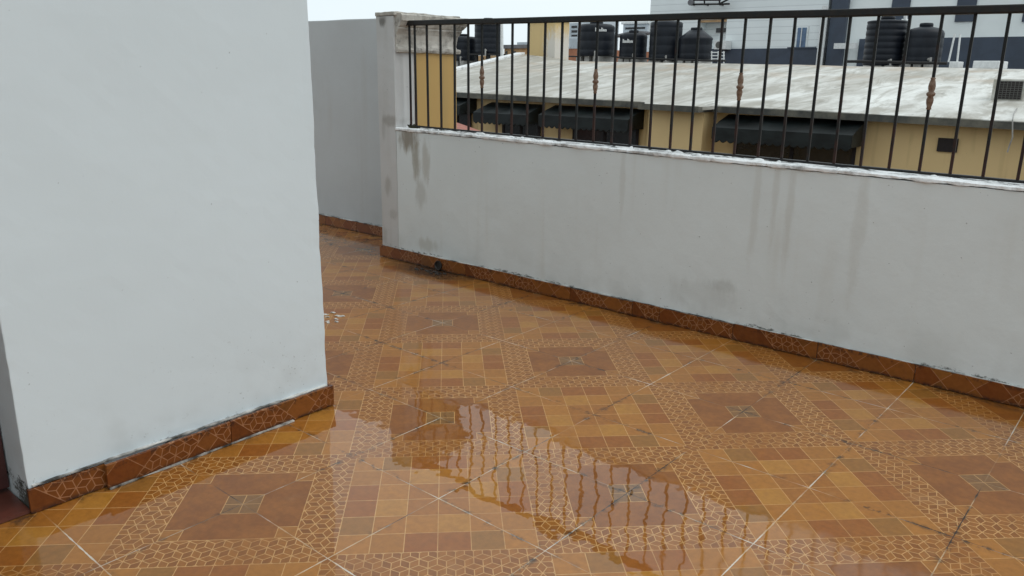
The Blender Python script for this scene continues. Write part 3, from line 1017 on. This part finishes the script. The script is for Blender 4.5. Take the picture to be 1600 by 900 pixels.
def tank(px0, px1, ytop, yshoulder, ybot, shape, label, ribs=4, logo=False, D=TD, stand=None):
    a, b_ = at(px0, ybot, D), at(px1, ybot, D)
    r = (b_.x - a.x) / 2 * 0.93
    cx = (a.x + b_.x) / 2
    cy = a.y
    z0 = a.z
    zs_, zt = at((px0 + px1) / 2, yshoulder, D).z, at((px0 + px1) / 2, ytop, D).z
    T = thing('water_tank', label, 'water tank', (cx, cy, z0), 'black water tanks behind the white roof')
    h = zs_ - z0
    RB = .982 if ribs > 5 else .992
    pr = [(0.0, 0.0), (r * .96, 0.0), (r, 0.03)]
    for k in range(ribs):
        zc = h * (k + .7) / (ribs + .4)
        pr += [(r, zc - .035), (r * RB, zc - .018), (r * RB, zc + .018), (r, zc + .035)]
    pr.append((r, h - .05))
    lid_r = r * .34
    zlid = zt - z0
    if shape == 'dome':
        for k in range(1, 7):
            an = R(90 * k / 7)
            pr.append((lid_r * 1.15 + (r * 0.985 - lid_r * 1.15) * math.cos(an), h - .05 + (zlid - .12 - h + .05) * math.sin(an)))
        pr.append((lid_r * 1.15, zlid - .11))
    elif shape == 'cone':
        pr += [(r * 1.03, h), (r * 1.0, h + .04), (lid_r * 1.3, zlid - .09)]
    else:
        pr += [(r * .97, h + .0), (r * .80, h + (zlid - h) * .35), (lid_r * 1.2, zlid - .10)]
    pr += [(lid_r * 1.1, zlid - .10), (0.0, zlid - .10)]
    bm = bmesh.new(); lathe(bm, pr, 36, (cx, cy, z0))
    mesh_obj('body', bm, M_tank, T, True)
    bm = bmesh.new()
    lathe(bm, [(lid_r, zlid - .10), (lid_r * 1.05, zlid - .085), (lid_r * 1.05, zlid - .03), (lid_r * .95, zlid - .005), (lid_r * .3, zlid), (0, zlid)], 24, (cx, cy, z0))
    mesh_obj('lid', bm, M_tank, T, True)
    bm = bmesh.new()
    q_ = Vector((cx + r * .55, cy - r * .82, z0 + .12))
    tube(bm, q_, q_ + Vector((.10, -.16, 0)), .035, 8); tube(bm, q_ + Vector((.10, -.16, .05)), q_ + Vector((.10, -.16, -.22)), .028, 8)
    mesh_obj('outlet_pipe', bm, M_conc, T)
    # concrete plinth from the slab
    bm = bmesh.new()
    if stand:
        for sx in (-.6, .6):
            for sy in (-.6, .6): box(bm, cx + sx * r - .05, cx + sx * r + .05, cy + sy * r - .05, cy + sy * r + .05, 1.36, z0 - .06)
        box(bm, cx - r, cx + r, cy - r, cy + r, z0 - .06, z0 - .002)
        mesh_obj('stand', bm, M_iron, T)
    else:
        for sx in (-.55, .0, .55): box(bm, cx + sx * r - .1, cx + sx * r + .1, cy - r * .8, cy + r * .8, 1.36, z0 - .002)
        mesh_obj('plinth', bm, M_conc, T)
    if logo:
        lx, lz, lw, lh = logo
        bm = bmesh.new()
        # small raised white mark wrapped on the drum: a short row of letter-like strokes
        an0 = math.atan2(CAM.y - cy, CAM.x - cx)
        nst = 6
        for k in range(nst):
            a0 = an0 + R(lx) + (k - nst / 2) * lw / r / nst
            hh = lh * (1.0 if k in (0, 3) else 0.62)
            for (da, zz, z2_) in ((0, 0, hh), (.55 * lw / r / nst, 0, hh * .9)):
                p = Vector((cx + (r + .004) * math.cos(a0 + da), cy + (r + .004) * math.sin(a0 + da), z0 + h * lz))
                t_ = Vector((-math.sin(a0), math.cos(a0), 0)) * (.17 * lw / nst)
                o_ = Vector((math.cos(a0), math.sin(a0), 0)) * .006
                hexa(bm, [p - t_ - o_, p + t_ - o_, p + t_ + o_, p - t_ + o_, p - t_ - o_ + Vector((0, 0, z2_)), p + t_ - o_ + Vector((0, 0, z2_)), p + t_ + o_ + Vector((0, 0, z2_)), p - t_ + o_ + Vector((0, 0, z2_))])
        mesh_obj('emblem', bm, M_white, T)
    return T


tank(708, 742, 53, 60, 95, 'flat', 'squat black water tank next to the pier cornice, leftmost of all', 3)
tank(746, 780, 28, 36, 84, 'flat', 'tall black water tank on a raised black stand', 5, stand=True)
tank(905, 956, 33, 41, 88, 'flat', 'wide black water tank right of the yellow penthouse, white lettering near its top', 3, logo=(16, .80, .42, .13))
tank(969, 1008, 47, 55, 92, 'flat', 'small black water tank with white lettering, the smallest in the middle row', 3, logo=(-24, .66, .40, .13))
tank(1015, 1062, 27, 34, 95, 'dome', 'tall round-shouldered black water tank left of the cone-topped one', 4)
tank(1061, 1110, 43, 61, 93, 'cone', 'black water tank with a conical top', 2)
tank(1346, 1411, 25, 31, 102, 'dome', 'tall ribbed black water tank, left of the right-hand pair', 7)
tank(1408, 1471, 36, 50, 100, 'dome', 'wide domed black water tank, right of the right-hand pair', 3)

# pipes among the tanks
def pipe(name, pts, r, mat, label, cat='pipe', group=None):
    bm = bmesh.new()
    for a, b_ in zip(pts, pts[1:]): tube(bm, a, b_, r, 8)
    o = mesh_obj(name, bm, mat)
    return tag(o, label, cat, group)


pipe('water_pipe', [at(874, 87.5, 24.2), at(905, 88.5, 24.2)], .025, M_iron, 'thin black pipe running from the penthouse to the wide tank')
pipe('water_pipe', [at(956, 88, 24.2), at(969, 90, 24.2), at(1112, 95, 24.2), at(1134, 95, 24.2)], .03, M_iron, 'dark pipe along the feet of the middle tanks')
pipe('water_pipe', [at(1322, 96, 24.0), at(1345, 96, 24.0), at(1480, 99, 24.0)], .04, M_iron, 'dark pipe along the feet of the right-hand pair of tanks')
pipe('vent_pipe', [at(783, 30, 25.2), at(784, 93, 25.2)], .08, M_white, 'white upright pipe beside the tank on the raised stand')
pipe('vent_pipe', [at(742.5, 48, 27), at(743, 92, 27)], .02, M_conc, 'thin grey mast between the two leftmost tanks')
bm = bmesh.new()
tube(bm, at(1415, 22, 25.6), at(1414, 60, 25.6), .05); tube(bm, at(1409, 32, 25.6), at(1421, 32.5, 25.6), .045)
tag(mesh_obj('vent_pipe', bm, M_white), 'white cross-shaped plastic pipe rising behind the right-hand tanks', 'pipe')
for (xt, xb, lab) in ((1492, 1482, 'left'), (1500.5, 1495.5, 'right')):
    bm = bmesh.new(); tube(bm, at(xt, 53, 24.5), at(xb, 97, 24.5), .024)
    tag(mesh_obj('plastic_pole', bm, M_white), 'leaning thin white pole before the navy wall, %s one of two' % lab, 'pole', 'white leaning poles')
bm = bmesh.new()
pbox(bm, 1482, 96, 1498, 106, 24.4, .6, .02)
tag(mesh_obj('plastic_crate', bm, M_white), 'pale box on the roof at the foot of the white poles', 'box')
bm = bmesh.new()
pbox(bm, 1519, 95, 1562, 107, 24.4, 1.2, .02)
tag(mesh_obj('roof_hatch', bm, M_white), 'long low pale box on the roof right of the white poles', 'box')
# guard rack at the cone-topped tank
bm = bmesh.new()
for yy in (82, 87, 92): tube(bm, at(1111, yy, 24.6), at(1132, yy, 24.6), .018, 6)
for xx in (1112, 1122, 1131): tube(bm, at(xx, 80, 24.6), at(xx, 99, 24.6), .018, 6)
tag(mesh_obj('pipe_rack', bm, M_white), 'thin pale pipe rack right of the cone-topped tank', 'rack')
# slanting sheet between tanks
bm = bmesh.new()
a, b_ = at(955, 58, 27.5), at(992, 50, 27.5)
hexa(bm, [a, b_, b_ + Vector((0, 1.5, 0)), a + Vector((0, 1.5, 0)), a + Vector((0, 0, .06)), b_ + Vector((0, 0, .06)), b_ + Vector((0, 1.5, .06)), a + Vector((0, 1.5, .06))])
for p in (a, b_): box(bm, p.x - .04, p.x + .04, p.y + .2, p.y + .28, 1.36, p.z + .01)
tag(mesh_obj('sheet_shelter', bm, M_greyroof), 'slanting grey roof sheet on posts behind the small tank', 'shelter')

# air conditioner on the roof slope
AD = 15.0
ac = thing('air_conditioner', 'dirty white air conditioner unit lying on the white roof at right', 'air conditioner', at(1575, 160, AD))
a, b_ = at(1547, 159, AD), at(1606, 124, AD)
bm = bmesh.new(); box(bm, a.x, b_.x, a.y, a.y + .34, a.z, b_.z, .015)
mesh_obj('casing', bm, simple('grimy_casing', (0.50, 0.49, 0.45), 0.5, c2=(0.34, 0.32, 0.27), scale=8), ac)
bm = bmesh.new()
x0, x1 = a.x + .10, b_.x - .05
box(bm, x0, x1, a.y - .006, a.y - .001, a.z + .045, b_.z - .03)
g = mesh_obj('grille', bm, M_hole, ac)
bm = bmesh.new()
for k in range(9):
    z = a.z + .05 + (b_.z - a.z - .09) * k / 8
    box(bm, x0, x1, a.y - .012, a.y - .008, z - .004, z + .004)
for k in range(7):
    x = x0 + (x1 - x0) * k / 6
    box(bm, x - .004, x + .004, a.y - .018, a.y - .0125, a.z + .045, b_.z - .03)
mesh_obj('wire', bm, M_grille, g)
for x in (a.x + .05, b_.x - .1):
    bm = bmesh.new(); box(bm, x, x + .05, a.y + .02, a.y + .3, a.z - .12, a.z - .002)
    mesh_obj('foot', bm, M_iron, ac)
bm = bmesh.new()
pts = [at(1600, 162, 14.9), at(1590, 168, 14.5), at(1584, 178, 13.2), Vector((at(1581, 188, 12.9).x, BY - .05, at(1581, 188, 12.9).z)), at(1582, 215, 12.95), at(1577, 228, 12.97), at(1574, 238, 12.97)]
for p, q in zip(pts, pts[1:]): tube(bm, p, q, .009, 8)
tag(mesh_obj('drip_hose', bm, M_conc), 'white drip hose hanging from the eave down the ochre wall', 'hose')

# ------------------------------------------------------------------ white and navy building behind
WD = 45.0
wb = thing('office_building', 'large white office block with navy panels rising behind the tanks', 'building', at(1300, 100, WD))


def wbox(name, x0, y0, x1, y1, mat, out=0.0, depth=0.3, parent=None):
    a, b_ = at(x0, y1, WD), at(x1, y0, WD)
    bm = bmesh.new()
    box(bm, a.x, b_.x, a.y - out, a.y - out + depth, a.z, b_.z)
    return mesh_obj(name, bm, mat, parent or wb)


a = at(1012, 90, WD)
bm = bmesh.new()
# main mass left of the dark strip; its recess is left open by building round it
r0, r1 = at(1091, 62, WD), at(1136, 30, WD)
yb = a.y
box(bm, a.x, r0.x, yb, yb + 12, -4.6, 9.0)
box(bm, r0.x, r1.x, yb, yb + 12, r1.z, 9.0)
box(bm, r0.x, r1.x, yb, yb + 12, -4.6, r0.z - .5)
box(bm, r0.x, r1.x, yb + .9, yb + 12, r0.z - .5, r1.z)
box(bm, r1.x, at(1290, 50, WD).x, yb, yb + 12, -4.6, 9.0)
mesh_obj('wall', bm, M_siding, wb)
wbox('lintel', 1093, 29, 1136, 35, M_orange2, -.05, .3)
w = wbox('window', 1108, 42, 1138, 50, M_dark, -.86, .04)
wbox('frame', 1106, 50.5, 1139, 52, M_white, -.84, .05, w)
wbox('navy_band', 1015, 75, 1289, 112, M_navy, .12, .118)
wbox('navy_band', 1232, 73.5, 1277, 76, M_navy, .2, .07)
w = wbox('window', 1244, 43, 1261, 74, M_blue, .03, .028)
wbox('frame', 1251, 43, 1253, 74, M_white, .06, .028, w)
wbox('frame', 1241, 41, 1244, 74, M_white, .06, .058, w)
wbox('frame', 1261, 41, 1264, 74, M_white, .06, .058, w)
wbox('navy_strip', 1290, -70, 1336, 112, M_navy, .2, 4.0)
wbox('drain_pipe', 1287.3, 10, 1289.2, 112, M_white, .45, .12)
p0 = at(1336, -70, WD)
bm = bmesh.new(); box(bm, p0.x + .003, at(1900, 50, WD).x, yb + .1, yb + 12, -4.6, 9.0)
mesh_obj('wall', bm, simple('white_wall_panel', (0.79, 0.83, 0.82), 0.5, scale=.4, var=.08), wb)
wbox('navy_band', 1337, 52.5, 1900, 112, M_navy, .03, .12)
wbox('ledge', 1311, 68, 1346, 77, M_white, .85, .28)
for (x0, y0, x1, y1) in ((1390, -60, 1431, 32), (1491, -60, 1536, 34), (1596, -60, 1640, 34)):
    w = wbox('window', x0, y0, x1, y1, M_navy, -.02, .1)
# bracket with a pipe coil above the rail
bm = bmesh.new()
for (p, q) in (((1083, 8), (1146, 7)), ((1107, 8), (1107, -6)), ((1130, 8), (1131, -6)), ((1130, 7), (1150, -3)), ((1084, 1), (1132, 1))):
    A, B = at(*p, WD), at(*q, WD); A.y -= .5; B.y -= .5
    tube(bm, A, B, .05, 8)
for (p) in ((1107, 8), (1130, 8), (1085, 8)):
    A = at(*p, WD); B = A.copy(); A.y -= .5; B.y += .0
    tube(bm, A, B, .04, 8)
mesh_obj('bracket', bm, M_iron, wb)
bm = bmesh.new()
c_ = at(1087, 5, WD)
lathe(bm, [(0.02, -.12), (.17, -.12), (.17, .12), (.02, .12)], 16)
bmesh.ops.rotate(bm, verts=bm.verts, cent=(0, 0, 0), matrix=Matrix.Rotation(R(90), 3, 'X'))
bmesh.ops.translate(bm, verts=bm.verts, vec=(c_.x, c_.y - .55, c_.z))
mesh_obj('pipe_coil', bm, M_greyroof, wb)
# outdoor unit on a small ledge of that building
o = thing('air_conditioner', 'small grey air conditioner unit on the white siding wall beside the navy band', 'air conditioner', at(1122, 78, 44.0))
a, b_ = at(1113, 77, 44.0), at(1132, 63, 44.0)
bm = bmesh.new(); box(bm, a.x, b_.x, a.y + .2, a.y + .9, a.z, b_.z, .02)
mesh_obj('casing', bm, M_white, o)
bm = bmesh.new()
lathe(bm, [(0, -.01), (.19, -.01), (.19, .01), (0, .012)], 20)
bmesh.ops.rotate(bm, verts=bm.verts, cent=(0, 0, 0), matrix=Matrix.Rotation(R(90), 3, 'X'))
bmesh.ops.translate(bm, verts=bm.verts, vec=((a.x + b_.x) / 2 - .08, a.y + .19, (a.z + b_.z) / 2))
mesh_obj('fan_grille', bm, M_grille, o)

# ------------------------------------------------------------------ distant town
def block(name, label, x0, y0, x1, D, mat, wins=None, roofm=None, depth=8):
    a, b_ = at(x0, y0, D), at(x1, y0, D)
    T = thing(name, label, 'building', (a.x, a.y, -4.6))
    bm = bmesh.new(); box(bm, a.x, b_.x, a.y, a.y + depth, -4.6, a.z)
    mesh_obj('wall', bm, mat, T)
    if roofm:
        bm = bmesh.new(); box(bm, a.x - .3, b_.x + .3, a.y - .3, a.y + depth, a.z + .002, a.z + .35)
        mesh_obj('roof', bm, roofm, T)
    if wins:
        for (wx0, wy0, wx1, wy1) in wins:
            p, q = at(wx0, wy1, D), at(wx1, wy0, D)
            bm = bmesh.new(); box(bm, p.x, q.x, a.y - .06, a.y - .004, p.z, q.z)
            mesh_obj('window', bm, M_dark, T)
    return T


block('far_house', 'low orange house far off, left of the yellow penthouse', 788, 76, 826, 62, M_orange2, [(790, 80, 793, 84), (803, 80, 806, 84)], M_greyroof)
block('far_house', 'small orange house seen under the tank on its stand', 738, 87, 786, 55, M_orange2, [(752, 89, 756, 92)])
block('far_house', 'red orange house behind the pipe right of the yellow penthouse', 884, 76, 912, 34, M_orange, None)
bm = bmesh.new()
for k in range(9):
    p = at(885 + 2.6 * k, 76, 34); tube(bm, p, p + Vector((0, 0, .5)), .03, 6)
tube(bm, at(884, 60, 34), at(908, 60, 34), .03, 6); 
q0, q1 = at(884, 59.5, 34), at(908, 59.5, 34)
box(bm, q0.x, q1.x, q0.y + .0, q0.y + .08, q0.z, q0.z + .06)
for k in range(10):
    p = at(885 + 2.45 * k, 60, 34); q = at(885 + 2.45 * k, 76, 34); tube(bm, p, q, .03, 6)
tag(mesh_obj('balustrade', bm, M_pale), 'pale balustrade on top of the red orange house', 'balustrade')
block('office_tower', 'pale blue grey office block on the horizon right of the penthouse', 890, 36, 908, 120, M_pale, [(893, 40, 902, 44), (893, 47, 902, 51), (893, 54, 902, 58)])
block('office_tower', 'pale grey office block on the horizon above the wide tank', 908, 29, 936, 150, M_pale, None)
block('office_tower', 'pale flat-topped office block on the horizon behind the small tank', 974, 38, 1012, 130, M_pale, [(977, 42, 1008, 46), (977, 50, 1008, 54)], M_white)
block('far_house', 'grey low block on the horizon between tank stand and penthouse', 808, 66, 824, 150, M_pale, [(814, 70, 818, 74)])
block('far_house', 'wide low pale block on the horizon behind the leftmost tank', 690, 84, 748, 160, M_pale, None)
